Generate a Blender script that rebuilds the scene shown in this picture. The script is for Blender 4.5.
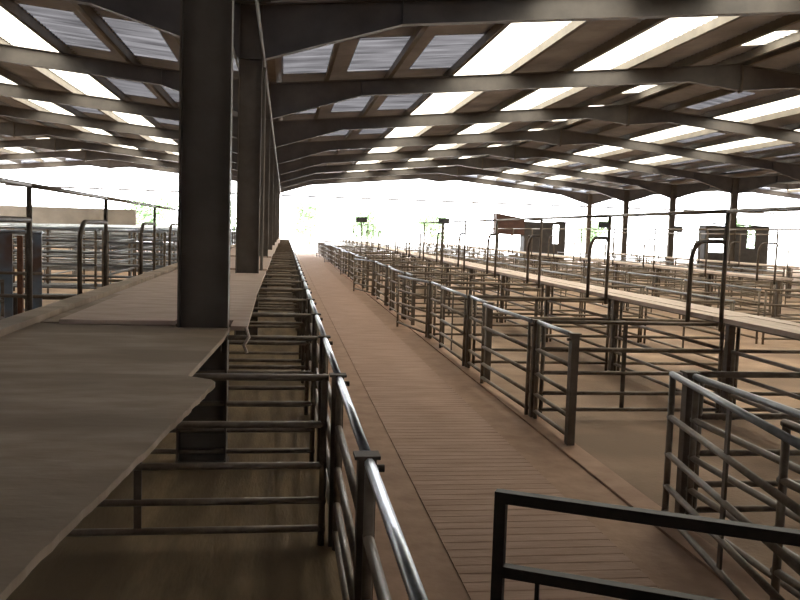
import bpy, math, random
from mathutils import Vector, Matrix

# ------------------------------------------------------------------ scene, camera, light
for o in list(bpy.data.objects):
    bpy.data.objects.remove(o, do_unlink=True)
scene = bpy.context.scene
C = scene.collection
random.seed(7)

F_PX, CAM_H = 830.0, 1.65
cam_d = bpy.data.cameras.new('camera')
cam = bpy.data.objects.new('camera', cam_d)
C.objects.link(cam)
cam_d.sensor_fit = 'HORIZONTAL'
cam_d.sensor_width = 36.0
cam_d.lens = 36.0 * F_PX / 800.0
cam_d.clip_start = 0.05
cam_d.clip_end = 600
vy = Vector(((285 - 400) / F_PX, (300 - 228) / F_PX, -1.0)).normalized()   # alley direction seen by the camera
uz = Vector((0.02, 1.0, 0.0)); uz = (uz - vy * uz.dot(vy)).normalized()     # slight roll
ux = vy.cross(uz)
cam.matrix_world = Matrix.Translation((0, 0, CAM_H)) @ Matrix((ux, vy, uz)).to_4x4()
scene.camera = cam

world = bpy.data.worlds.new('world')
scene.world = world
world.use_nodes = True
bg = world.node_tree.nodes['Background']
bg.inputs[0].default_value = (0.97, 0.98, 1.0, 1)
bg.inputs[1].default_value = 14.0

scene.view_settings.view_transform = 'Standard'
scene.view_settings.look = 'None'
scene.view_settings.gamma = 1.0
scene.view_settings.exposure = 0.3
scene.view_settings.use_curve_mapping = False

# ------------------------------------------------------------------ materials
def mat(name, col, rough=0.7, metal=0.0, col2=None, scale=6.0, bump=0.0, stretch=(1, 1, 1), detail=4.0, bscale=None, spec=0.5,
        col3=None, scale3=0.6):
    m = bpy.data.materials.new(name)
    m.use_nodes = True
    nt = m.node_tree
    b = nt.nodes['Principled BSDF']
    b.inputs['Roughness'].default_value = rough
    b.inputs['Metallic'].default_value = metal
    b.inputs['Specular IOR Level'].default_value = spec
    b.inputs['Base Color'].default_value = (*col, 1)
    if col2 or bump:
        tc = nt.nodes.new('ShaderNodeTexCoord')
        geo = nt.nodes.new('ShaderNodeNewGeometry')
        mp = nt.nodes.new('ShaderNodeMapping')
        mp.inputs['Scale'].default_value = stretch
        nt.links.new(geo.outputs['Position'], mp.inputs['Vector'])
        if col2:
            n = nt.nodes.new('ShaderNodeTexNoise')
            n.inputs['Scale'].default_value = scale
            n.inputs['Detail'].default_value = detail
            n.inputs['Roughness'].default_value = 0.6
            nt.links.new(mp.outputs[0], n.inputs['Vector'])
            r = nt.nodes.new('ShaderNodeValToRGB')
            r.color_ramp.elements[0].position = 0.35
            r.color_ramp.elements[1].position = 0.66
            r.color_ramp.elements[0].color = (*col, 1)
            r.color_ramp.elements[1].color = (*col2, 1)
            nt.links.new(n.outputs['Fac'], r.inputs[0])
            out = r.outputs[0]
            if col3:
                n3 = nt.nodes.new('ShaderNodeTexNoise')
                n3.inputs['Scale'].default_value = scale3
                n3.inputs['Detail'].default_value = 3
                nt.links.new(mp.outputs[0], n3.inputs['Vector'])
                r3 = nt.nodes.new('ShaderNodeValToRGB')
                r3.color_ramp.elements[0].position = 0.45
                r3.color_ramp.elements[1].position = 0.62
                nt.links.new(n3.outputs['Fac'], r3.inputs[0])
                mx = nt.nodes.new('ShaderNodeMixRGB')
                nt.links.new(r3.outputs[0], mx.inputs[0])
                nt.links.new(out, mx.inputs[1])
                mx.inputs[2].default_value = (*col3, 1)
                out = mx.outputs[0]
            nt.links.new(out, b.inputs['Base Color'])
        if bump:
            n2 = nt.nodes.new('ShaderNodeTexNoise')
            n2.inputs['Scale'].default_value = bscale or scale * 4
            n2.inputs['Detail'].default_value = 5
            nt.links.new(mp.outputs[0], n2.inputs['Vector'])
            bp = nt.nodes.new('ShaderNodeBump')
            bp.inputs['Strength'].default_value = bump
            bp.inputs['Distance'].default_value = 0.02
            nt.links.new(n2.outputs['Fac'], bp.inputs['Height'])
            nt.links.new(bp.outputs[0], b.inputs['Normal'])
    return m

def rooflight_mat(name, ca, cb, ct, ft):
    m = bpy.data.materials.new(name)
    m.use_nodes = True
    nt = m.node_tree
    nt.nodes.clear()
    out = nt.nodes.new('ShaderNodeOutputMaterial')
    tl = nt.nodes.new('ShaderNodeBsdfTranslucent')
    tp = nt.nodes.new('ShaderNodeBsdfTransparent')
    mix = nt.nodes.new('ShaderNodeMixShader')
    n = nt.nodes.new('ShaderNodeTexNoise'); n.inputs['Scale'].default_value = 1.3
    geo = nt.nodes.new('ShaderNodeNewGeometry')
    r = nt.nodes.new('ShaderNodeValToRGB')
    r.color_ramp.elements[0].position = 0.3; r.color_ramp.elements[1].position = 0.7
    r.color_ramp.elements[0].color = (*ca, 1)
    r.color_ramp.elements[1].color = (*cb, 1)
    mp = nt.nodes.new('ShaderNodeMapping'); mp.inputs['Scale'].default_value = (0.5, 5.0, 1)
    nt.links.new(geo.outputs['Position'], mp.inputs['Vector'])
    nt.links.new(mp.outputs[0], n.inputs['Vector'])
    nt.links.new(n.outputs['Fac'], r.inputs[0])
    nt.links.new(r.outputs[0], tl.inputs[0])
    tp.inputs[0].default_value = (*ct, 1)
    mix.inputs[0].default_value = ft
    nt.links.new(tl.outputs[0], mix.inputs[1])
    nt.links.new(tp.outputs[0], mix.inputs[2])
    nt.links.new(mix.outputs[0], out.inputs[0])
    return m

def window_glass_mat():
    m = bpy.data.materials.new('window_glass')
    m.use_nodes = True
    nt = m.node_tree; nt.nodes.clear()
    out = nt.nodes.new('ShaderNodeOutputMaterial')
    tp = nt.nodes.new('ShaderNodeBsdfTransparent'); tp.inputs[0].default_value = (0.9, 0.93, 0.92, 1)
    gl = nt.nodes.new('ShaderNodeBsdfGlossy'); gl.inputs['Roughness'].default_value = 0.05
    mix = nt.nodes.new('ShaderNodeMixShader'); mix.inputs[0].default_value = 0.08
    nt.links.new(tp.outputs[0], mix.inputs[1]); nt.links.new(gl.outputs[0], mix.inputs[2])
    nt.links.new(mix.outputs[0], out.inputs[0])
    return m

M = {
    'floor': mat('stained_concrete', (0.255, 0.165, 0.102), 0.85, 0, (0.375, 0.252, 0.165), 2.2, 0.25, bscale=30, col3=(0.185, 0.118, 0.072), scale3=0.5),
    'penfloor': mat('dunged_pen_floor', (0.165, 0.112, 0.058), 0.9, 0, (0.26, 0.18, 0.095), 2.5, 0.25, stretch=(3.5, 0.6, 1), bscale=18, col3=(0.12, 0.078, 0.04), scale3=0.7),
    'alley': mat('ribbed_alley_concrete', (0.325, 0.20, 0.14), 0.8, 0, (0.43, 0.28, 0.205), 3.0, 0.2, stretch=(0.6, 3, 1), bscale=25),
    'gutter': mat('gutter_concrete', (0.29, 0.17, 0.108), 0.8, 0, (0.40, 0.25, 0.165), 4.0, 0.2),
    'steel': mat('weathered_frame_steel', (0.085, 0.068, 0.052), 0.7, 0.0, (0.125, 0.10, 0.077), 3.0, 0.05),
    'rafter': mat('painted_rafter_steel', (0.075, 0.067, 0.064), 0.6, 0.0, (0.11, 0.098, 0.09), 2.0),
    'purlin': mat('purlin_steel', (0.11, 0.097, 0.08), 0.6, 0.0, (0.16, 0.14, 0.115), 2.0),
    'sheet': mat('fibre_cement_sheet', (0.19, 0.195, 0.215), 0.6, 0, (0.29, 0.30, 0.33), 0.9, 0.0),
    'rooflight': rooflight_mat('rooflight_sheet', (0.34, 0.30, 0.23), (0.50, 0.46, 0.37), (0.5, 0.48, 0.42), 0.12),
    'grey_translucent': rooflight_mat('grey_translucent_sheet', (0.008, 0.0076, 0.008), (0.028, 0.027, 0.028), (0.02, 0.02, 0.02), 0.05),  # grey, barely translucent sheet with streaky tone
    'galv': mat('bright_galvanised_tube', (0.46, 0.51, 0.58), 0.34, 0.9, (0.33, 0.35, 0.39), 9.0),
    'galvdull': mat('dull_galvanised_tube', (0.25, 0.265, 0.29), 0.48, 0.7, (0.18, 0.185, 0.19), 9.0),
    'pipe': mat('dirty_galvanised_tube', (0.115, 0.084, 0.056), 0.5, 0.15, (0.185, 0.14, 0.098), 14.0),
    'post': mat('dirty_steel_post', (0.075, 0.054, 0.037), 0.6, 0.1, (0.125, 0.093, 0.066), 10.0),
    'black': mat('black_painted_steel', (0.010, 0.007, 0.005), 0.5, 0.0, (0.02, 0.014, 0.01), 18.0, spec=0.25),
    'deck': mat('weathered_deck_board', (0.30, 0.222, 0.157), 0.85, 0, (0.42, 0.322, 0.238), 3.0, 0.15, stretch=(1, 2.5, 1), col3=(0.25, 0.185, 0.13), scale3=0.9),
    'deckpale': mat('pale_deck_board', (0.42, 0.31, 0.24), 0.8, 0, (0.55, 0.42, 0.335), 3.0, 0.15, stretch=(1, 2.5, 1)),
    'plank': mat('grey_catwalk_plank', (0.46, 0.36, 0.29), 0.75, 0, (0.62, 0.51, 0.43), 3.0, 0.15, stretch=(6, 0.8, 1)),
    'block': mat('pale_rendered_wall', (0.20, 0.178, 0.15), 0.9, 0, (0.25, 0.225, 0.19), 1.5, 0.1),
    'blue': mat('blue_grey_sheet_steel', (0.16, 0.20, 0.25), 0.5, 0.2, (0.22, 0.27, 0.32), 3.0, col3=(0.17, 0.10, 0.07), scale3=2.0),
    'rust': mat('rusty_steel', (0.18, 0.075, 0.04), 0.85, 0.1, (0.26, 0.12, 0.07), 8.0),
    'hutbrown': mat('brown_boarding', (0.062, 0.028, 0.02), 0.7, 0, (0.088, 0.04, 0.028), 4.0),
    'hutgrey': mat('dark_boarding', (0.032, 0.026, 0.024), 0.7, 0, (0.05, 0.042, 0.038), 4.0),
    'sign': mat('dark_sign_board', (0.05, 0.05, 0.055), 0.6),
    'glass': window_glass_mat(),
    'yard': mat('pale_yard_concrete', (0.5, 0.48, 0.45), 0.9, 0, (0.6, 0.58, 0.55), 0.5),
    'leaf': mat('tree_leaves', (0.22, 0.33, 0.17), 0.8, 0, (0.32, 0.44, 0.25), 1.0),
    'bark': mat('tree_bark', (0.12, 0.09, 0.06), 0.9),
    'lightblock': mat('added_daylight_blocker', (0.12, 0.11, 0.10), 0.8, 0, (0.16, 0.15, 0.13), 1.0),  # for the added unseen walls that hold back daylight
}

# ------------------------------------------------------------------ helpers
class MB:
    def __init__(self): self.v = []; self.f = []
    def box(self, x0, x1, y0, y1, z0, z1):
        n = len(self.v)
        self.v += [(x, y, z) for z in (z0, z1) for y in (y0, y1) for x in (x0, x1)]
        for q in ((0, 2, 3, 1), (4, 5, 7, 6), (0, 1, 5, 4), (2, 6, 7, 3), (0, 4, 6, 2), (1, 3, 7, 5)):
            self.f.append(tuple(n + i for i in q))
        return self
    def prism(self, poly, a0, a1, axis='y'):
        """poly: list of (p, q); axis 'y' -> (p, a, q), axis 'z' -> (p, q, a), axis 'x' -> (a, p, q)"""
        n = len(self.v); k = len(poly)
        for a in (a0, a1):
            for p, q in poly:
                self.v.append({'y': (p, a, q), 'z': (p, q, a), 'x': (a, p, q)}[axis])
        self.f.append(tuple(n + i for i in range(k)))
        self.f.append(tuple(n + k + i for i in reversed(range(k))))
        for i in range(k):
            j = (i + 1) % k
            self.f.append((n + i, n + k + i, n + k + j, n + j))
        return self
    def tube(self, pts, r, n=8, cap=True):
        pts = [Vector(p) for p in pts]
        base = len(self.v)
        up = None
        for i, p in enumerate(pts):
            if i == 0: t = pts[1] - p
            elif i == len(pts) - 1: t = p - pts[i - 1]
            else: t = (pts[i + 1] - p).normalized() + (p - pts[i - 1]).normalized()
            t.normalize()
            if up is None:
                up = Vector((0, 0, 1)) if abs(t.z) < 0.9 else Vector((1, 0, 0))
            s = t.cross(up).normalized(); up = s.cross(t).normalized()
            for k in range(n):
                a = 2 * math.pi * (k + 0.5) / n
                self.v.append(tuple(p + (s * math.cos(a) + up * math.sin(a)) * r))
        for i in range(len(pts) - 1):
            for k in range(n):
                k2 = (k + 1) % n
                self.f.append((base + i * n + k, base + i * n + k2, base + (i + 1) * n + k2, base + (i + 1) * n + k))
        if cap:
            self.f.append(tuple(base + k for k in reversed(range(n))))
            self.f.append(tuple(base + (len(pts) - 1) * n + k for k in range(n)))
        return self
    def mesh(self, name, m, smooth=False):
        me = bpy.data.meshes.new(name)
        me.from_pydata(self.v, [], self.f)
        me.materials.append(M[m] if isinstance(m, str) else m)
        if smooth:
            for p in me.polygons: p.use_smooth = len(p.vertices) == 4
        me.update()
        return me

def link(name, me, parent=None, loc=(0, 0, 0), rz=0.0, rot=None):
    o = bpy.data.objects.new(name, me)
    C.objects.link(o)
    if parent: o.parent = parent
    o.location = loc
    o.rotation_euler = rot if rot else (0, 0, rz)
    return o
def tag(o, label, cat=None, group=None, kind=None):
    o['label'] = label
    if cat: o['category'] = cat
    if group: o['group'] = group
    if kind: o['kind'] = kind
    return o
def thing(name, label, cat, loc=(0, 0, 0), rz=0.0, group=None):
    return tag(link(name, None, None, loc, rz), label, cat, group)
CACHE = {}
def cached(key, fn):
    if key not in CACHE: CACHE[key] = fn()
    return CACHE[key]
def tube_x(L, r, m, n=8):
    return cached(('tx', round(L, 3), r, m, n), lambda: MB().tube([(0, 0, 0), (L, 0, 0)], r, n).mesh('tube', m, True))
def tube_z(L, r, m, n=8):
    return cached(('tz', round(L, 3), r, m, n), lambda: MB().tube([(0, 0, 0), (0, 0, L)], r, n).mesh('upright', m, True))
def box_c(sx, sy, z0, z1, m):
    return cached(('b', sx, sy, round(z0, 3), round(z1, 3), m), lambda: MB().box(-sx / 2, sx / 2, -sy / 2, sy / 2, z0, z1).mesh('box', m))

ONES = ['', 'first', 'second', 'third', 'fourth', 'fifth', 'sixth', 'seventh', 'eighth', 'ninth', 'tenth', 'eleventh', 'twelfth',
        'thirteenth', 'fourteenth', 'fifteenth', 'sixteenth', 'seventeenth', 'eighteenth', 'nineteenth']
def ordw(i):
    if i < 20: return ONES[i]
    t, o = divmod(i, 10)
    w = ['', '', 'twent', 'thirt', 'fort', 'fift'][t]
    return w + 'ieth' if o == 0 else w + 'y-' + ONES[o]

# ------------------------------------------------------------------ setting
XV, SPAN, HALF = -0.54, 22.72, 11.36        # valley column line, bay span
Y0, DY = 5.8, 6.65
FR = [Y0 + DY * k for k in range(-2, 9)]    # frame lines, -7.5 .. 59.0
YB, YE = FR[0], FR[-1]

tag(link('floor', MB().box(-60, 60, YB, YE, -0.2, 0.0).mesh('floor', 'floor')), 'brown stained concrete floor of the market shed', None, None, 'structure')
tag(link('floor_yard', MB().box(-160, 160, YE, 260, -0.2, -0.01).mesh('yard', 'yard')), 'pale concrete yard in daylight beyond the open end', None, None, 'structure')
tag(link('wall_back_blocker', MB().box(-24, 45, YB - 0.25, YB - 0.05, 0, 5.2).mesh('wall_back_blocker', 'lightblock')), 'unseen wall added behind the viewer to keep daylight out', None, None, 'structure')  # unseen wall, added so light from behind does not brighten the foreground

for nm, xa, xb, lab in (('wall_left_blocker', XV - SPAN - 0.5, XV - SPAN - 0.3, 'unseen wall added along the left bay to keep side daylight out'),
                       ('wall_right_blocker', XV + 2 * SPAN + 0.3, XV + 2 * SPAN + 0.5, 'unseen wall added along the right bay to keep side daylight out')):
    tag(link(nm, MB().box(xa, xb, YB, 46.0, 0, 5.2).mesh(nm, 'lightblock')), lab, None, None, 'structure')  # unseen side walls, added to cut daylight and darken the near end

def alley_mesh():
    mb = MB(); x0, x1 = 0.86, 1.78; pitch = 0.10; y = 1.0; h = 0.017; prof = []
    while y < YE:
        prof += [(y, h), (y + pitch * 0.72, h), (y + pitch * 0.80, h - 0.003), (y + pitch * 0.94, h - 0.003)]
        y += pitch
    n = len(prof)
    for x in (x0, x1):
        for (yy, zz) in prof: mb.v.append((x, yy, zz))
    for i in range(n - 1): mb.f.append((i, n + i, n + i + 1, i + 1))
    for x, s in ((x0, 0), (x1, n)):
        b = len(mb.v)
        for (yy, zz) in prof: mb.v.append((x, yy, -0.01))
        for i in range(n - 1): mb.f.append((s + i, s + i + 1, b + i + 1, b + i))
    return mb.mesh('ribbed_alley', 'alley')
tag(link('floor_alley', alley_mesh()), 'ribbed concrete walkway strip running down the central alley', None, None, 'structure')
tag(link('floor_left_pens', MB().box(-1.9, 0.359, YB + 0.1, YE, -0.01, 0.006).mesh('pen_floor', 'penfloor')), 'dirty yellow brown concrete floor of the left pens', None, None, 'structure')
tag(link('trim_1', MB().box(0.36, 0.859, 0.6, YE, -0.01, 0.010).mesh('gutter', 'gutter')), 'smooth concrete gutter between left gates and ribbed walkway', None, None, 'structure')
tag(link('trim_2', MB().box(1.781, 2.129, 0.6, YE, -0.01, 0.014).mesh('gutter', 'gutter')), 'smooth concrete gutter between ribbed walkway and right pens', None, None, 'structure')
tag(link('trim_3', MB().box(2.13, 2.30, 0.6, YE, -0.01, 0.03).mesh('kerb', 'gutter')), 'low concrete kerb under the right alley fence', None, None, 'structure')

# roof: each span a ceiling with corrugated sheets, rooflights and purlins as parts
ZB0, SL, RD, PD = 4.48, 0.095, 0.36, 0.18      # rafter soffit at valley, slope, rafter depth, purlin depth
def zb(u): return ZB0 + SL * u
NST = 8; SW = HALF / NST
def sheet_mesh(m, frac=1.0, s0=0.0, s1=None):
    mb = MB(); L = DY * frac
    nw = int(L / 0.20); pts = []
    for i in range(nw * 4 + 1):
        y = L * i / (nw * 4)
        pts.append((y, 0.022 * math.sin(math.pi / 2 * i)))
    n = len(pts)
    for s in (s0, s1 or SW + 0.02):
        for (y, z) in pts: mb.v.append((s, y, z - SL * s))
    for i in range(n - 1): mb.f.append((i, i + 1, n + i + 1, n + i))
    return mb.mesh('sheet', m)
SH, LT, LTH, SHH, GRH, GRF, LT5, SH5 = sheet_mesh('sheet'), sheet_mesh('rooflight'), sheet_mesh('rooflight', 0.5), sheet_mesh('sheet', 0.5), sheet_mesh('grey_translucent', 0.5, 0.0, SW * 0.70), sheet_mesh('sheet', 0.5, SW * 0.69), sheet_mesh('rooflight', 0.2), sheet_mesh('sheet', 0.2)
PUR = MB().box(-0.03, 0.03, YB, YE, -PD - 0.025, 0.0).box(-0.03, 0.06, YB, YE, -0.012, 0.0).box(-0.06, 0.03, YB, YE, -PD - 0.025, -PD - 0.013).mesh('purlin', 'purlin')
rl = random.Random(3)
for si, nm in ((-1, 'left'), (0, 'main'), (1, 'right')):
    xr = XV + HALF + SPAN * si
    ztop = zb(HALF) + RD + PD + 0.03
    c = link('ceiling_' + nm, None, None, (xr, 0, 0))
    tag(c, {'left': 'corrugated pitched roof with rooflights over the left bay',
            'main': 'corrugated pitched roof with rooflights over the central alley bay',
            'right': 'corrugated pitched roof with rooflights over the right bay'}[nm], None, None, 'structure')
    for sgn in (1, -1):
        for j in range(NST):
            for b in range(len(FR) - 1):
                mir = sgn < 0
                zz = ztop - SL * SW * j
                lit = j in (2, 4)
                if b <= 1 or (b == 2 and si < 0) or (b == 3 and si == 0 and sgn > 0 and j == 2): lit = False  # rooflights left out over the near bays to darken the foreground
                grey_half = not lit and b >= 2 and (j >= 5 or (j in (1, 3) and rl.random() < 0.5))
                if j == 0 and sgn < 0 and b >= 2:
                    for q in range(5):
                        on = q in (1, 3)
                        o = link('rooflight' if on else 'roof_sheet', LT5 if on else SH5, c, (0, FR[b] + DY * 0.2 * q, zz)); o.scale = (sgn, 1, 1)
                    continue
                if grey_half:
                    o = link('roof_sheet', GRF, c, (sgn * SW * j, FR[b] + DY * 0.5, zz)); o.scale = (sgn, 1, 1)
                    o = link('rooflight', GRH, c, (sgn * SW * j, FR[b] + DY * 0.5, zz)); o.scale = (sgn, 1, 1)  # grey translucent sheet on the far half of the bay
                    o = link('roof_sheet', SHH, c, (sgn * SW * j, FR[b], zz)); o.scale = (sgn, 1, 1)
                    continue
                o = link('rooflight' if lit else 'roof_sheet', LT if lit else SH, c, (sgn * SW * j, FR[b], zz))
                if mir: o.scale = (-1, 1, 1)
            z = ztop - SL * SW * j - 0.005
            if j > 0: link('purlin', PUR, c, (sgn * SW * j, 0, z))
        link('purlin', PUR, c, (sgn * 0.18, 0, ztop - 0.022))
    zr = zb(HALF) + RD
    for ye in (YE + 0.09, YB - 0.03):
        link('verge_board', MB().prism([(-HALF, zr - SL * HALF - 0.05), (0, zr - 0.05), (HALF, zr - SL * HALF - 0.05), (HALF, zr - SL * HALF + 0.25), (0, zr + 0.25), (-HALF, zr - SL * HALF + 0.25)], ye, ye + 0.02).mesh('verge_board', 'sheet'), c)
    link('ridge_cap', MB().prism([(-0.3, -0.0), (0, 0.03), (0.3, 0.0), (0.3, 0.02), (0, 0.06), (-0.3, 0.02)], YB, YE).mesh('ridge_cap', 'sheet'), c, (0, 0, ztop + 0.02))
    # purlin sag rails at the ridge
    # valley gutter belongs to the roof edge at the right of each span
for i, xg in enumerate((XV, XV + SPAN)):
    ze = zb(0) + RD + 0.02
    g = MB().prism([(-0.40, 0.15), (-0.28, 0.02), (0.28, 0.02), (0.40, 0.15), (0.38, 0.15), (0.27, 0.04), (-0.27, 0.04), (-0.38, 0.15)], YB, YE).mesh('valley_gutter', 'steel')
    go = link('valley_gutter', g, None, (xg, 0, ze))
    tag(go, ['long steel valley gutter above the near column row', 'long steel valley gutter above the far right column row'][i], 'gutter')

# portal rafters: one for each half span of each frame
HL = 2.2      # haunch length
def rafter_meshes():
    u0, u1 = 0.168, HALF
    def top(u): return zb(u) + RD
    bot = [(u0, 4.06), (HL, zb(HL)), (HALF - 1.35, zb(HALF - 1.35)), (HALF, zb(HALF) - 0.27)]
    poly = bot + [(HALF, top(HALF)), (u0, top(u0))]
    web = MB().prism(poly, -0.006, 0.006).mesh('web', 'rafter')
    tf = MB().prism([(u0, top(u0) - 0.015), (u1, top(u1) - 0.015), (u1, top(u1)), (u0, top(u0))], -0.085, 0.085).mesh('top_flange', 'rafter')
    bf = MB()
    for (a, b) in zip(bot[:-1], bot[1:]):
        bf.prism([a, b, (b[0], b[1] + 0.015), (a[0], a[1] + 0.015)], -0.085, 0.085)
    bf = bf.mesh('bottom_flange', 'rafter')
    st = MB().box(HALF - 0.02, HALF, -0.085, 0.085, zb(HALF) - 0.31, top(HALF)).mesh('apex_plate', 'steel')
    hs = MB().box(HL - 0.006, HL + 0.006, -0.08, 0.08, zb(HL), top(HL)).mesh('stiffener', 'rafter')
    return [('web', web), ('top_flange', tf), ('bottom_flange', bf), ('apex_plate', st), ('stiffener', hs)]
RAF = rafter_meshes()
BAYN = {-1: 'left bay', 0: 'central bay', 1: 'far right bay'}
for si in (-1, 0, 1):
    for k, y in enumerate(FR):
        if k == 0: continue
        if si == 1 and k < 4: continue
        for sgn in (1, -1):
            xv = XV + SPAN * (si if sgn > 0 else si + 1)
            seen = k - 2
            side = 'left' if sgn > 0 else 'right'
            if seen >= 1:
                lab = 'haunched steel rafter of the %s, %s slope, %s frame from the front' % (BAYN[si], side, ordw(seen))
            else:
                lab = 'haunched steel rafter over the %s slope of the %s, %s' % (side, BAYN[si], 'above the nearest column' if k == 2 else 'just behind the viewer')
            t = thing('portal_rafter', lab, 'rafter', (xv, y, 0), 0, 'portal frame rafters')
            for nm, me in RAF:
                o = link(nm, me, t)
                if sgn < 0: o.scale = (-1, 1, 1)

# columns
def column_parts():
    w = 0.335; zt = zb(0) + RD
    web = MB().box(-w / 2 + 0.014, w / 2 - 0.014, -0.006, 0.006, 0.02, zt).mesh('web', 'steel')
    fl = MB().box(-0.007, 0.007, -0.09, 0.09, 0.02, zt).mesh('flange', 'steel')
    bp = MB().box(-0.18, 0.18, -0.10, 0.10, 0, 0.02).mesh('base_plate', 'steel')
    cp = MB().box(-0.21, 0.21, -0.1, 0.1, zt, zt + 0.018).mesh('cap_plate', 'steel')
    sf = MB().box(-w / 2 + 0.014, w / 2 - 0.014, -0.085, 0.085, 4.06, 4.075).mesh('stiffener', 'steel')
    return [('web', web, 0), ('flange', fl, -w / 2 + 0.007), ('flange', fl, w / 2 - 0.007), ('base_plate', bp, 0), ('cap_plate', cp, 0), ('stiffener', sf, 0)]
COL = column_parts()
for n in (-1, 0, 1, 2):
    for k, y in enumerate(FR):
        if k == 0 or (n == 0 and k < 1) or (n in (1, 2) and k < 3) or (n == -1 and k < 3): continue
        x = XV + SPAN * n
        if n == 0:
            lab = 'broad steel column rising through the boarded walkway, %s in its row' % ordw(k - 1) if k >= 2 else 'steel column of the near row behind the viewer'
            if k == 2: lab = 'broad dark steel column nearest the viewer, through the boarded walkway'
        else:
            row = {1: 'far right column row', 2: 'outermost right column row', -1: 'outermost left column row'}[n]
            lab = 'slim looking steel column of the %s, %s frame along' % (row, ordw(k - 2))
        t = thing('steel_column', lab, 'column', (x, y, 0), 0, 'portal frame columns')
        for nm, me, dx in COL: link(nm, me, t, (dx, 0, 0))

# conduit along the valley and gable tie rail
cd = thing('conduit_run', 'thin conduit pipes under the valley gutter beside the columns', 'conduit', (XV, YB, 4.3))
link('conduit', MB().tube([(0.20, 0.5, -0.28), (0.20, YE - YB, -0.28)], 0.022, 6).mesh('conduit', 'purlin'), cd)
link('conduit', MB().tube([(-0.20, 0.5, -0.28), (-0.20, YE - YB, -0.28)], 0.018, 6).mesh('conduit', 'purlin'), cd)
link('down_pipe', MB().tube([(0.20, 20.2, -0.28), (0.20, 20.2, -3.3)], 0.022, 6).mesh('down_pipe', 'purlin'), cd)
for si, nm in ((-1, 'left bay'), (0, 'central bay'), (1, 'far right bay')):
    x0 = XV + SPAN * si
    g = link('gable_tie_rail', MB().box(0.2, SPAN - 0.2, -0.05, 0.05, 0, 0.12).mesh('tie', 'rafter'), None, (x0, YE - 0.12, 3.85))
    tag(g, 'thin horizontal tie rail across the open far end of the %s' % nm, 'rail')

# ------------------------------------------------------------------ hurdles, gates, posts
RZ = (0.89, 0.645, 0.43, 0.245, 0.095)
RR = 0.0185
def hurdle(p0, p1, label, group, name='pen_hurdle', cat='hurdle', top='pipe', uprights=(), detailed=True, stiles=True, zs=RZ, rr=RR, z0=0.0, rest='pipe'):
    dx, dy = p1[0] - p0[0], p1[1] - p0[1]
    L = math.hypot(dx, dy); a = math.atan2(dy, dx)
    if not detailed:
        def mk():
            mb = MB()
            for z in zs: mb.tube([(0, 0, z), (L, 0, z)], rr, 5, False)
            for x in [0.02, L - 0.02] + [u * L for u in uprights]: mb.tube([(x, 0, 0.0), (x, 0, zs[0])], rr, 5, False)
            me = mb.mesh('hurdle', top, True)
            me.materials.append(M[rest])
            for p in me.polygons: p.material_index = 0 if p.index < 5 else 1
            return me
        me = cached(('h', round(L, 3), top, tuple(uprights), zs, rest), mk)
        return tag(link(name, me, None, (p0[0], p0[1], z0), a), label, cat, group)
    t = thing(name, label, cat, (p0[0], p0[1], z0), a, group)
    for i, z in enumerate(zs):
        link('rail', tube_x(L, rr, top if i == 0 else rest), t, (0, 0, z))
    if stiles:
        for x in (0.02, L - 0.02): link('stile', tube_z(zs[0], rr, 'pipe'), t, (x, 0, 0.0))
    for u in uprights: link('upright', box_c(0.038, 0.012, zs[-1], zs[0], 'post'), t, (u * L, 0, 0))
    return t
def gate_post(x, y, label, group, h=0.91, bolt=1, detailed=True):
    if not detailed:
        return tag(link('gate_post', box_c(0.06, 0.06, 0, h, 'post'), None, (x, y, 0)), label, 'post', group)
    t = thing('gate_post', label, 'post', (x, y, 0), 0, group)
    link('shaft', box_c(0.06, 0.06, 0, h - 0.012, 'post'), t)
    link('cap', box_c(0.085, 0.075, h - 0.012, h, 'post'), t)
    link('bolt', MB().tube([(0.03 * bolt, 0, h - 0.07), (0.075 * bolt, 0, h - 0.07)], 0.016, 8).mesh('bolt', 'black') if ('bolt', bolt, h) not in CACHE else CACHE[('bolt', bolt, h)], t)
    return t
CACHE[('bolt', 1, 0.91)] = MB().tube([(0.03, 0, 0.86), (0.06, 0, 0.86)], 0.013, 8).mesh('bolt', 'post')
CACHE[('bolt', -1, 0.91)] = MB().tube([(-0.03, 0, 0.86), (-0.06, 0, 0.86)], 0.013, 8).mesh('bolt', 'post')

DET = 26.0
# left alley fence: gates between posts every 1.53 m, a cross hurdle behind every post
XL = 0.29; SPL = 1.53; YL0 = 2.70
i = 0
y = YL0 - SPL
while y < YE - 1.6:
    det = y < DET
    gate_post(XL - 0.005, y, 'steel post of the left alley fence, %s from the viewer' % ordw(i + 1), 'left alley fence posts', detailed=det)
    hurdle((XL, y + 0.05), (XL, y + SPL - 0.05), 'tubular gate with shiny top rail in the left alley fence, %s from the viewer' % ordw(i + 1),
           'left alley gates', 'alley_gate', 'gate', 'galv', (), det)
    if y > 3.5:
        hurdle((-1.62, y), (XL - 0.052, y), 'dull tubular hurdle crossing the left pens, %s from the viewer' % ordw(i - 1),
               'left pen cross hurdles', uprights=(0.49,) if y < 5 else (), detailed=det)
    y += SPL; i += 1

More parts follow.
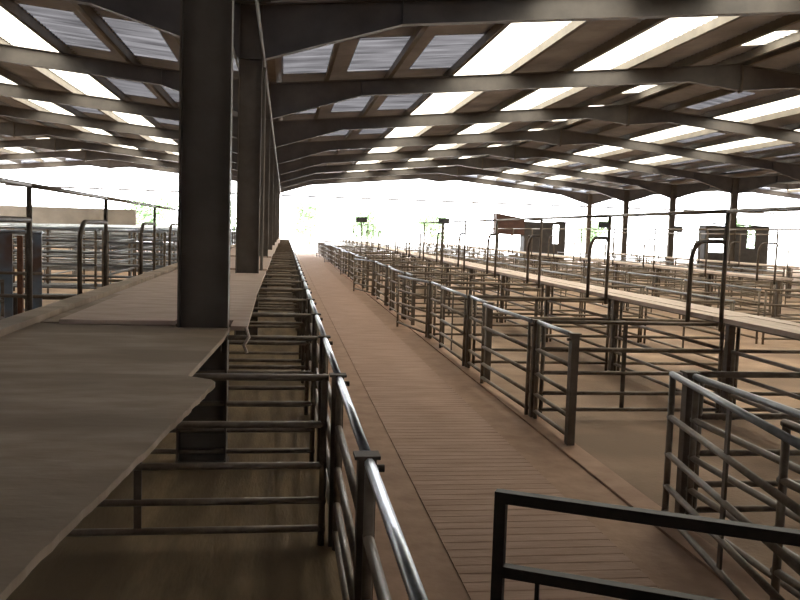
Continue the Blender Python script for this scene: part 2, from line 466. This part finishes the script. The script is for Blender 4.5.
# right pens: three blocks, each two pen rows back to back under a plank catwalk
PY = 2.7
YH = [4.42 + PY * k for k in range(0, 20)]       # cross hurdle lines
blocks = [dict(x0=2.24, xc=3.9, x1=5.7, nm='first'), dict(x0=7.7, xc=9.5, x1=11.3, nm='second'), dict(x0=13.3, xc=15.0, x1=16.8, nm='third')]
CW = 0.52; ZC = 0.97
for bi, B in enumerate(blocks):
    near = bi == 0
    for k, y in enumerate(YH):
        if y + 1 < 1.55 * B['x0'] or (bi == 2 and y > 39): continue
        det = y < DET and bi == 0 or y < 16 and bi == 1
        # cross hurdles
        for a, b, w in ((B['x0'] + 0.05, B['xc'] + 0.13, 'front'), (B['xc'] + 0.25, B['x1'] - 0.05, 'back')):
            if w == 'back' and y + 1.5 < 1.55 * B['xc']: continue
            if near and w == 'front':
                lab = 'tubular cross hurdle between alley and plank catwalk, %s from the viewer' % ordw(k + 1)
            else:
                lab = 'tubular cross hurdle in the %s pens of the %s block, %s line from the viewer' % (w, B['nm'], ordw(k + 1))
            hurdle((a + (0.07 if near and k == 0 and w == 'front' else 0), y), (b, y), lab, 'right pen cross hurdles', uprights=(0.45,) if near and w == 'front' else (), detailed=det)
        # posts carrying the catwalk
        for dx, w in ((0.19, 'central'),):
            p = link('catwalk_post', box_c(0.065, 0.065, 0, ZC - 0.05, 'post'), None, (B['xc'] + dx, y, 0))
            tag(p, 'square %s post under the %s plank catwalk, %s from the viewer' % (w, B['nm'], ordw(k + 1)), 'post', 'catwalk posts')
        y2 = y + PY
        # fence under the catwalk
        hurdle((B['xc'] + 0.19, y + 0.06), (B['xc'] + 0.19, y2 - 0.06), 'tubular hurdle under the %s plank catwalk, %s from the viewer' % (B['nm'], ordw(k + 1)),
               'hurdles under the catwalks', zs=RZ[1:] if True else RZ, detailed=det)
        # pen fronts along the alleys
        if not near:
            hurdle((B['x0'], y + 0.05), (B['x0'], y2 - 0.05), 'galvanised pen front of the %s block facing the viewer, %s from the near end' % (B['nm'], ordw(k + 1)),
                   'distant pen fronts', 'pen_gate', 'gate', 'galvdull', (0.5,), det)
        if y > 1.5 * B['x1'] - 1:
            hurdle((B['x1'], y + 0.05), (B['x1'], y2 - 0.05), 'galvanised pen front on the far side of the %s block, %s from the near end' % (B['nm'], ordw(k + 1)),
                   'distant pen fronts', 'pen_gate', 'gate', 'galvdull', (0.5,), det)

# right alley fence: for every pen a short fixed panel, a post pair and a gate
XR = 2.24
for k, y in enumerate(YH[1:]):
    det = y < DET
    ya, yg, yb = y, y - 0.98, y + 0.06
    gate_post(XR, y, 'steel post where a cross hurdle meets the right alley fence, %s from the viewer' % ordw(k + 1), 'right alley fence posts', bolt=-1, detailed=det)
    gate_post(XR, yg, 'steel latch post beside a pen opening in the right alley fence, %s from the viewer' % ordw(k + 1), 'right alley fence posts', bolt=-1, detailed=det)
    hurdle((XR, yg + 0.05), (XR, y - 0.05), 'short fixed tubular panel in the right alley fence, %s from the viewer' % ordw(k + 1),
           'right alley fixed panels', 'fence_panel', 'panel', 'galv', (), det)
    # gate of the pen beyond, standing ajar by a different amount in each pen
    ang = [0.03, 0.0, 0.16, 0.02, 0.0, 0.22, 0.05, 0.0, 0.1, 0.0][k % 10]
    L = 1.58
    p0 = (XR - 0.035, y + 0.06); p1 = (XR - 0.035 - L * math.sin(ang), y + 0.06 + L * math.cos(ang))
    hurdle(p0, p1, 'tubular pen gate %s along the right alley, %s from the viewer' % ('standing slightly ajar' if ang > 0.08 else 'closed', ordw(k + 1)),
           'right alley pen gates', 'pen_gate', 'gate', 'galv', (0.5,) if k % 2 else (), det)

# nearest pen on the right: fixed fence and a gate swung out in front of it
gate_post(2.30, 4.40, 'steel corner post of the nearest right pen', 'right alley fence posts', bolt=-1)
hurdle((2.30, 4.34), (2.30, 1.95), 'tubular front fence of the nearest right pen, behind the swung gate', 'nearest right pen rails', 'pen_gate', 'gate', 'galvdull', ())
hurdle((2.20, 4.42), (1.93, 2.70), 'long tubular gate swung into the alley before the nearest right pen', 'nearest right pen rails', 'pen_gate', 'gate', 'galvdull', (0.5,))
hurdle((2.12, 3.22), (2.17, 2.0), 'short tubular gate end standing beside the nearest right pen fence', 'nearest right pen rails', 'pen_gate', 'gate', 'pipe', ())

# black box section gate in the foreground
def black_gate():
    a, b = Vector((0.64, 2.36)), Vector((1.62, 1.84))
    d = b - a; L = d.length; ang = math.atan2(d.y, d.x)
    t = thing('box_section_gate', 'black box section gate standing open across the foreground alley', 'gate', (a.x, a.y, 0), ang)
    s = 0.034
    for z in (0.89, 0.665, 0.45, 0.25, 0.08):
        link('rail', MB().box(s, L, -s / 2, s / 2, z - s, z).mesh('rail', 'black'), t)
    link('stile', MB().box(0, s, -s / 2, s / 2, 0.03, 0.89).mesh('stile', 'black'), t)
    link('stile', MB().box(L, L + s, -s / 2, s / 2, 0.0, 0.89).mesh('stile', 'black'), t)
    for u in (0.13, 0.6): link('upright', MB().box(u, u + 0.012, -0.008, 0.008, 0.08, 0.632).mesh('upright', 'black'), t)
black_gate()

# ------------------------------------------------------------------ plank catwalks and their handrails
def handrail(x, ys, zbase, ztop, label, hoop_dir=1, hoop=0.62, inset=0.0, name='handrail', r=0.02, hoop_h=0.80, group='catwalk handrails'):
    t = thing(name, label, 'handrail', (x, ys[0], zbase), 0, group)
    H = ztop - zbase
    pm = tube_z(H, r, 'post')
    def hm():
        pts = [(0, hoop, 0), (0, hoop, hoop_h - 0.22)]
        for q in range(1, 7):
            a = math.pi / 2 * q / 6
            pts.append((0, hoop - math.copysign(0.22, hoop) * (1 - math.cos(a)), hoop_h - 0.22 + 0.22 * math.sin(a)))
        pts.append((0, 0, hoop_h))
        return MB().tube(pts, r * 1.1, 8).mesh('hoop', 'post', True)
    hoopm = cached(('hoop', hoop, hoop_h, r), hm)
    for y in ys:
        link('post', pm, t, (0, y - ys[0], 0))
        link('hoop', hoopm, t, (0, y - ys[0], 0))
    for a, b in zip(ys[:-1], ys[1:]):
        link('top_rail', tube_x(b - a, r, 'pipe'), t, (0, a - ys[0], H), math.pi / 2)
    return t
for bi, B in enumerate(blocks):
    ys = [y for y in YH if y + 2 > 1.55 * B['xc'] and not (bi == 2 and y > 39)]
    lo = ys[0]
    t = thing('plank_catwalk', 'raised catwalk of grey planks over the %s block of right pens' % B['nm'], 'catwalk', (B['xc'], lo, ZC), 0, 'plank catwalks')
    for k, y in enumerate(ys):
        for q in range(3):
            w = CW / 3
            sg = random.uniform(-0.004, 0.004)
            pm = cached(('plank', w), lambda: MB().box(0.004, w - 0.004, 0.006, PY - 0.006, -0.042, 0).mesh('plank', 'plank'))
            link('plank', pm, t, (q * w, y - lo, sg))
    L = ys[-1] + PY - lo
    for xx in (0.05, CW - 0.06): link('bearer', MB().box(xx - 0.02, xx + 0.02, 0, L, -0.06, -0.047).mesh('bearer', 'post'), t)
    hy = [y - 0.2 + PY for y in YH if y + PY > 1.4 * B['xc'] - 1 and not (bi == 2 and y > 39)]
    if bi == 0: hy = [4.08] + [y for y in hy if y > 5]
    handrail(B['xc'] - 0.02, hy, ZC - 0.12, 1.92, 'steel handrail with curved hoops along the %s plank catwalk' % B['nm'])

# ------------------------------------------------------------------ left boarded walkway
XW0, XW1 = -1.70, -0.26
wk = thing('boarded_walkway', 'wide boarded walkway around the column row at the left', 'walkway', (XW0, 0, 0.97))
def board(poly, z0, z1, lab=None, m='deck'):
    me = MB().prism([(x - XW0, y) for x, y in poly], z0, z1, 'z').mesh('deck_board', m)
    o = link('deck_board', me, wk)
    if lab: o['label'] = lab
    return o
def ragged(pts, step=0.05, amp=0.004):
    rg = random.Random(11); out = []
    for (xa, ya), (xb, yb) in zip(pts[:-1], pts[1:]):
        n = max(1, int((yb - ya) / step))
        out += [(xa + (xb - xa) * q / n + (rg.uniform(-amp, amp) if out or q else 0), ya + (yb - ya) * q / n) for q in range(n)]
    return out + [pts[-1]]
board([(-1.66, 0.6)] + ragged([(-0.593, 0.6), (-0.50, 1.54), (-0.287, 3.64)]) + [ (-0.31, 3.70), (-0.44, 3.80), (-1.66, 3.90)], -0.018, 0.004, 'large rough edged board nearest the viewer')
board([(-1.66, 3.89), (-0.43, 3.80), (-0.365, 5.20), (-0.362, 5.695), (-0.73, 5.695), (-0.73, 5.83), (-1.66, 5.83)], -0.035, -0.008)
board([(-1.49, 5.80), (-0.735, 5.82), (-0.735, 5.91), (-0.345, 5.91), (-0.345, 5.56), (-0.235, 5.56), (-0.26, 8.15), (-1.49, 8.15)], -0.007, 0.022, 'board laid on top of the walkway around the column', 'deckpale')
ylist = [8.2, 10.6, 13.2, 16, 19, 22.5, 26, 30, 34, 38.5, 43, 48, 53, 58]
for a, b in zip(ylist[:-1], ylist[1:]):
    j = random.uniform(-0.03, 0.03)
    board([(-1.62, a + 0.02), (XW1 + j, a + 0.02), (XW1 + j, b), (-1.62, b)], -0.035 + 0.03 * ((int(a)) % 2), 0.0 + 0.03 * ((int(a)) % 2), None, 'deckpale')
board([(-1.62, 5.84), (-1.495, 5.84), (-1.495, 8.2), (-1.62, 8.2)], -0.035, 0.0)
link('edge_beam', MB().box(-0.10, 0.06, 0.6, 58, -0.10, 0.035).mesh('edge_beam', 'deck'), wk)
link('front_joist', MB().box(0.12, 1.30, 5.50, 5.54, -0.14, -0.037).mesh('joist', 'post'), wk)
for yy in (8.25, 10.65, 13.25, 16.05): link('joist', MB().box(0.12, 1.38, yy, yy + 0.04, -0.12, -0.037).mesh('joist', 'post'), wk)
link('torn_strip', MB().tube([(1.46, 5.50, 0.02), (1.48, 5.47, -0.04), (1.45, 5.45, -0.09), (1.47, 5.44, -0.14)], 0.012, 6).mesh('strip', 'plank'), wk)
for k, yy in enumerate([1.55 + 1.53 * q for q in range(0, 26)]):
    link('support_leg', box_c(0.06, 0.06, -0.97, -0.037, 'post'), wk, (0.06, yy, 0))
handrail(-1.835, [3.6, 6.35, 8.95, 12.2] + [14.9 + 2.7 * q for q in range(15)], 0.85, 1.90, 'steel handrail with curved hoops along the left boarded walkway', hoop_h=0.80, hoop=-1.1)

# ------------------------------------------------------------------ left bay pens beyond the walkway
CZ = (1.52, 1.33, 1.14, 0.95, 0.76, 0.57, 0.38, 0.19)
for k, y in enumerate([6.1 + 2.6 * q for q in range(0, 3)]):
    hurdle((-3.4, y), (-1.9, y), 'low tubular cross hurdle left of the boarded walkway, %s from the viewer' % ordw(k + 1), 'left bay low hurdles', uprights=(0.5,))
    if k: hurdle((-3.45, y - 2.5), (-3.45, y - 0.45), 'low tubular side hurdle of the left bay pens, %s from the viewer' % ordw(k), 'left bay low hurdles', uprights=(0.5,))
for k, y in enumerate([14.2 + 3.0 * q for q in range(0, 13)]):
    det = y < 22
    for xa, xb, w in ((-2.9, -1.95, 'narrow'), (-6.2, -3.05, 'wide'), (-9.4, -6.3, 'outer')):
        if w == 'outer' and y < 20: continue
        hurdle((xa, y), (xb, y), 'tall bright galvanised cattle gate of the left bay, %s kind, %s from the viewer' % (w, ordw(k + 1)), 'left bay cattle gates',
               'cattle_gate', 'gate', 'galv', (0.5,) if w != 'narrow' else (), det, zs=CZ, rr=0.022, rest='galvdull')
    for xx, w in ((-2.97, 'inner'), (-6.25, 'outer')):
        if y < -xx * 2.3: continue
        hurdle((xx, y + 0.06), (xx, y + 2.94), 'tall bright galvanised side hurdle, %s row of the left bay, %s from the viewer' % (w, ordw(k + 1)), 'left bay cattle gates',
               'cattle_hurdle', 'hurdle', 'galv', (), det, zs=CZ, rr=0.022, rest='galvdull')

def sheeted_gate():
    t = thing('sheeted_gate', 'blue grey sheeted steel gate with rusty post at the left edge', 'gate', (-3.98, 11.0, 0))
    link('sheet_panel', MB().box(0.0, 0.60, -0.012, 0.012, 0.30, 1.50).mesh('panel', 'blue'), t)
    link('sheet_panel', MB().box(0.81, 0.95, -0.012, 0.012, 0.30, 1.50).mesh('panel', 'blue'), t)
    link('gate_post', MB().box(0.66, 0.72, -0.03, 0.03, 0, 1.45).mesh('rusty_post', 'rust'), t)
    link('stile', MB().box(0.75, 0.80, -0.025, 0.025, 0, 1.54).mesh('stile', 'post'), t)
    link('rail', MB().tube([(0, -0.035, 1.50), (0.97, -0.035, 1.50)], 0.022).mesh('rail', 'galv', True), t)
    link('rail', MB().tube([(0, -0.035, 0.98), (0.97, -0.035, 0.98)], 0.02).mesh('rail', 'pipe', True), t)
sheeted_gate()
w = link('wall_left', MB().box(-18.5, -9.3, 54.2, 54.5, 0, 2.5).mesh('wall', 'block'))
tag(w, 'pale rendered wall standing in the left bay behind the galvanised pens', None, None, 'structure')

# ------------------------------------------------------------------ signs, huts
def sign(x, y, ztop, w, h, label, zfoot=0.0, arm=None):
    t = thing('sign_board', label, 'sign', (x, y, zfoot), 0, 'small signs on poles')
    link('pole', tube_z(ztop - zfoot, 0.018, 'post'), t)
    link('board', MB().box(-w / 2, w / 2, -0.035, -0.016, ztop - h - zfoot, ztop - zfoot).mesh('board', 'sign'), t)
    if arm: link('arm', MB().tube([(0, 0, ztop - zfoot - 0.2), (arm, 0, ztop - zfoot - 0.2)], 0.015, 6).mesh('arm', 'post'), t)
sign(2.45, 26.9, 2.08, 0.36, 0.17, 'small dark sign on a pole beside the alley, nearest its far end')
sign(3.70, 19.3, 2.00, 0.27, 0.14, 'small dark sign on a pole above the first catwalk')
t = link('notice_plate', MB().box(-0.13, 0, -0.02, 0, 0, 0.075).mesh('plate', 'sign'), None, (3.86, 9.6, 1.77)); tag(t, 'small dark plate fixed to a catwalk handrail post', 'sign')
sign(12.6, 25.5, 2.12, 0.30, 0.20, 'small dark sign on a pole left of the grey windowed hut', arm=0.6)

def hut(x, y, w, d, h, m, label, openings, sh=0.0):
    t = thing('hut', label, 'hut', (x, y, 0))
    # front wall built around its window openings
    xs = sorted({0, w} | {o[0] for o in openings} | {o[1] for o in openings})
    fw = MB()
    for a, b in zip(xs[:-1], xs[1:]):
        op = [o for o in openings if o[0] <= a and o[1] >= b]
        if op:
            fw.box(a, b, 0, 0.06, 0, op[0][2]).box(a, b, 0, 0.06, op[0][3], h)
        else: fw.box(a, b, 0, 0.06, 0, h)
    link('front_wall', fw.mesh('front_wall', m), t)
    bw = MB(); bop = [(o[0] + sh, min(o[1] + sh, w - 0.1), o[2], o[3]) for o in openings]
    bx = sorted({0, w} | {o[0] for o in bop} | {o[1] for o in bop})
    for a, b in zip(bx[:-1], bx[1:]):
        op = [o for o in bop if o[0] <= a and o[1] >= b]
        if op: bw.box(a, b, d - 0.06, d, 0, op[0][2]).box(a, b, d - 0.06, d, op[0][3], h)
        else: bw.box(a, b, d - 0.06, d, 0, h)
    link('back_wall', bw.mesh('back_wall', m), t)
    link('side_wall', MB().box(0, 0.06, 0.06, d - 0.06, 0, h).mesh('side', m), t)
    link('side_wall', MB().box(w - 0.06, w, 0.06, d - 0.06, 0, h).mesh('side', m), t)
    link('roof', MB().prism([(-0.08, h + 0.12), (w + 0.08, h), (w + 0.08, h + 0.05), (-0.08, h + 0.17)], -0.1, d + 0.1).mesh('roof', m), t)
    for o in openings:
        win = link('window_frame', MB().box(o[0], o[0] + 0.03, -0.01, 0.05, o[2], o[3]).box(o[1] - 0.03, o[1], -0.01, 0.05, o[2], o[3])
                   .box(o[0], o[1], -0.01, 0.05, o[2], o[2] + 0.03).box(o[0], o[1], -0.01, 0.05, o[3] - 0.03, o[3]).mesh('window_frame', 'hutgrey'), t)
        link('pane', MB().box(o[0] + 0.03, o[1] - 0.03, 0.02, 0.026, o[2] + 0.03, o[3] - 0.03).mesh('pane', 'glass'), win)
    return t
h1 = hut(13.5, 46.0, 2.45, 0.8, 2.45, 'hutgrey', 'dark brown hut with a narrow window and a boarded canopy at its left', [(1.65, 2.07, 1.2, 2.34)], 0.26)
link('canopy', MB().prism([(-1.65, 1.70), (0.0, 1.66), (0.0, 2.5), (-0.2, 2.64), (-1.65, 2.87)], 0.0, 0.8).mesh('canopy', 'hutbrown'), h1)
link('canopy_post', MB().box(-1.65, -1.48, 0, 0.16, 0, 1.70).mesh('canopy_post', 'hutgrey'), h1)
hut(23.4, 44.0, 3.85, 0.8, 2.55, 'hutgrey', 'dark grey hut with a wide window and a slit window, behind the far right columns', [(0.2, 1.25, 1.0, 1.84), (2.5, 3.05, 1.3, 2.44)], 0.42)

# ------------------------------------------------------------------ trees outside
def tree(x, y, h, rad, label, seed, n=1500):
    rnd = random.Random(seed)
    t = thing('tree', label, 'tree', (x, y, 0), 0, 'trees beyond the yard')
    link('trunk', MB().tube([(0, 0, 0), (0.1, 0, h * 0.35), (0.0, 0.1, h * 0.75)], 0.14 * h / 6, 7).mesh('trunk', 'bark', True), t)
    mb = MB()
    cl = [(rnd.uniform(-1, 1) * rad * 0.6, rnd.uniform(-1, 1) * rad * 0.6, h * rnd.uniform(0.35, 0.85), rad * rnd.uniform(0.35, 0.6)) for _ in range(9)]
    for _ in range(n):
        cx, cy, cz, cr = rnd.choice(cl)
        d = Vector((rnd.gauss(0, 1), rnd.gauss(0, 1), rnd.gauss(0, 1))).normalized() * cr * rnd.uniform(0.6, 1.0)
        p = Vector((cx, cy, cz)) + d
        s = rnd.uniform(0.14, 0.26)
        a = Vector((rnd.gauss(0, 1), rnd.gauss(0, 1), rnd.gauss(0, 1))).normalized(); b = a.orthogonal().normalized()
        b2 = a.cross(b)
        k = len(mb.v)
        mb.v += [tuple(p + b * s), tuple(p + b2 * s * 0.6), tuple(p - b * s), tuple(p - b2 * s * 0.6)]
        mb.f.append((k, k + 1, k + 2, k + 3))
    cr = link('crown', mb.mesh('crown', 'leaf'), t); cr['kind'] = 'stuff'
for k, (x, y, h, r, lab) in enumerate([
        (2.6, 88, 4.6, 1.9, 'green tree straight beyond the end of the alley'),
        (9.5, 96, 4.2, 2.0, 'low green tree beyond the yard, right of the alley end'),
        (17.5, 100, 4.0, 2.0, 'low tree beyond the yard, between the sign poles'),
        (38, 100, 4.2, 2.4, 'low tree beyond the yard, left of the dark brown hut'),
        (56, 96, 4.4, 2.4, 'low tree beyond the yard, seen past the far right columns'),
        (-7, 90, 4.6, 2.3, 'green tree beyond the yard, seen between the two nearest columns'),
        (-13, 84, 4.4, 2.3, 'green tree beyond the yard, left of the nearest column')]):
    tree(x, y, h, r, lab, 20 + k)
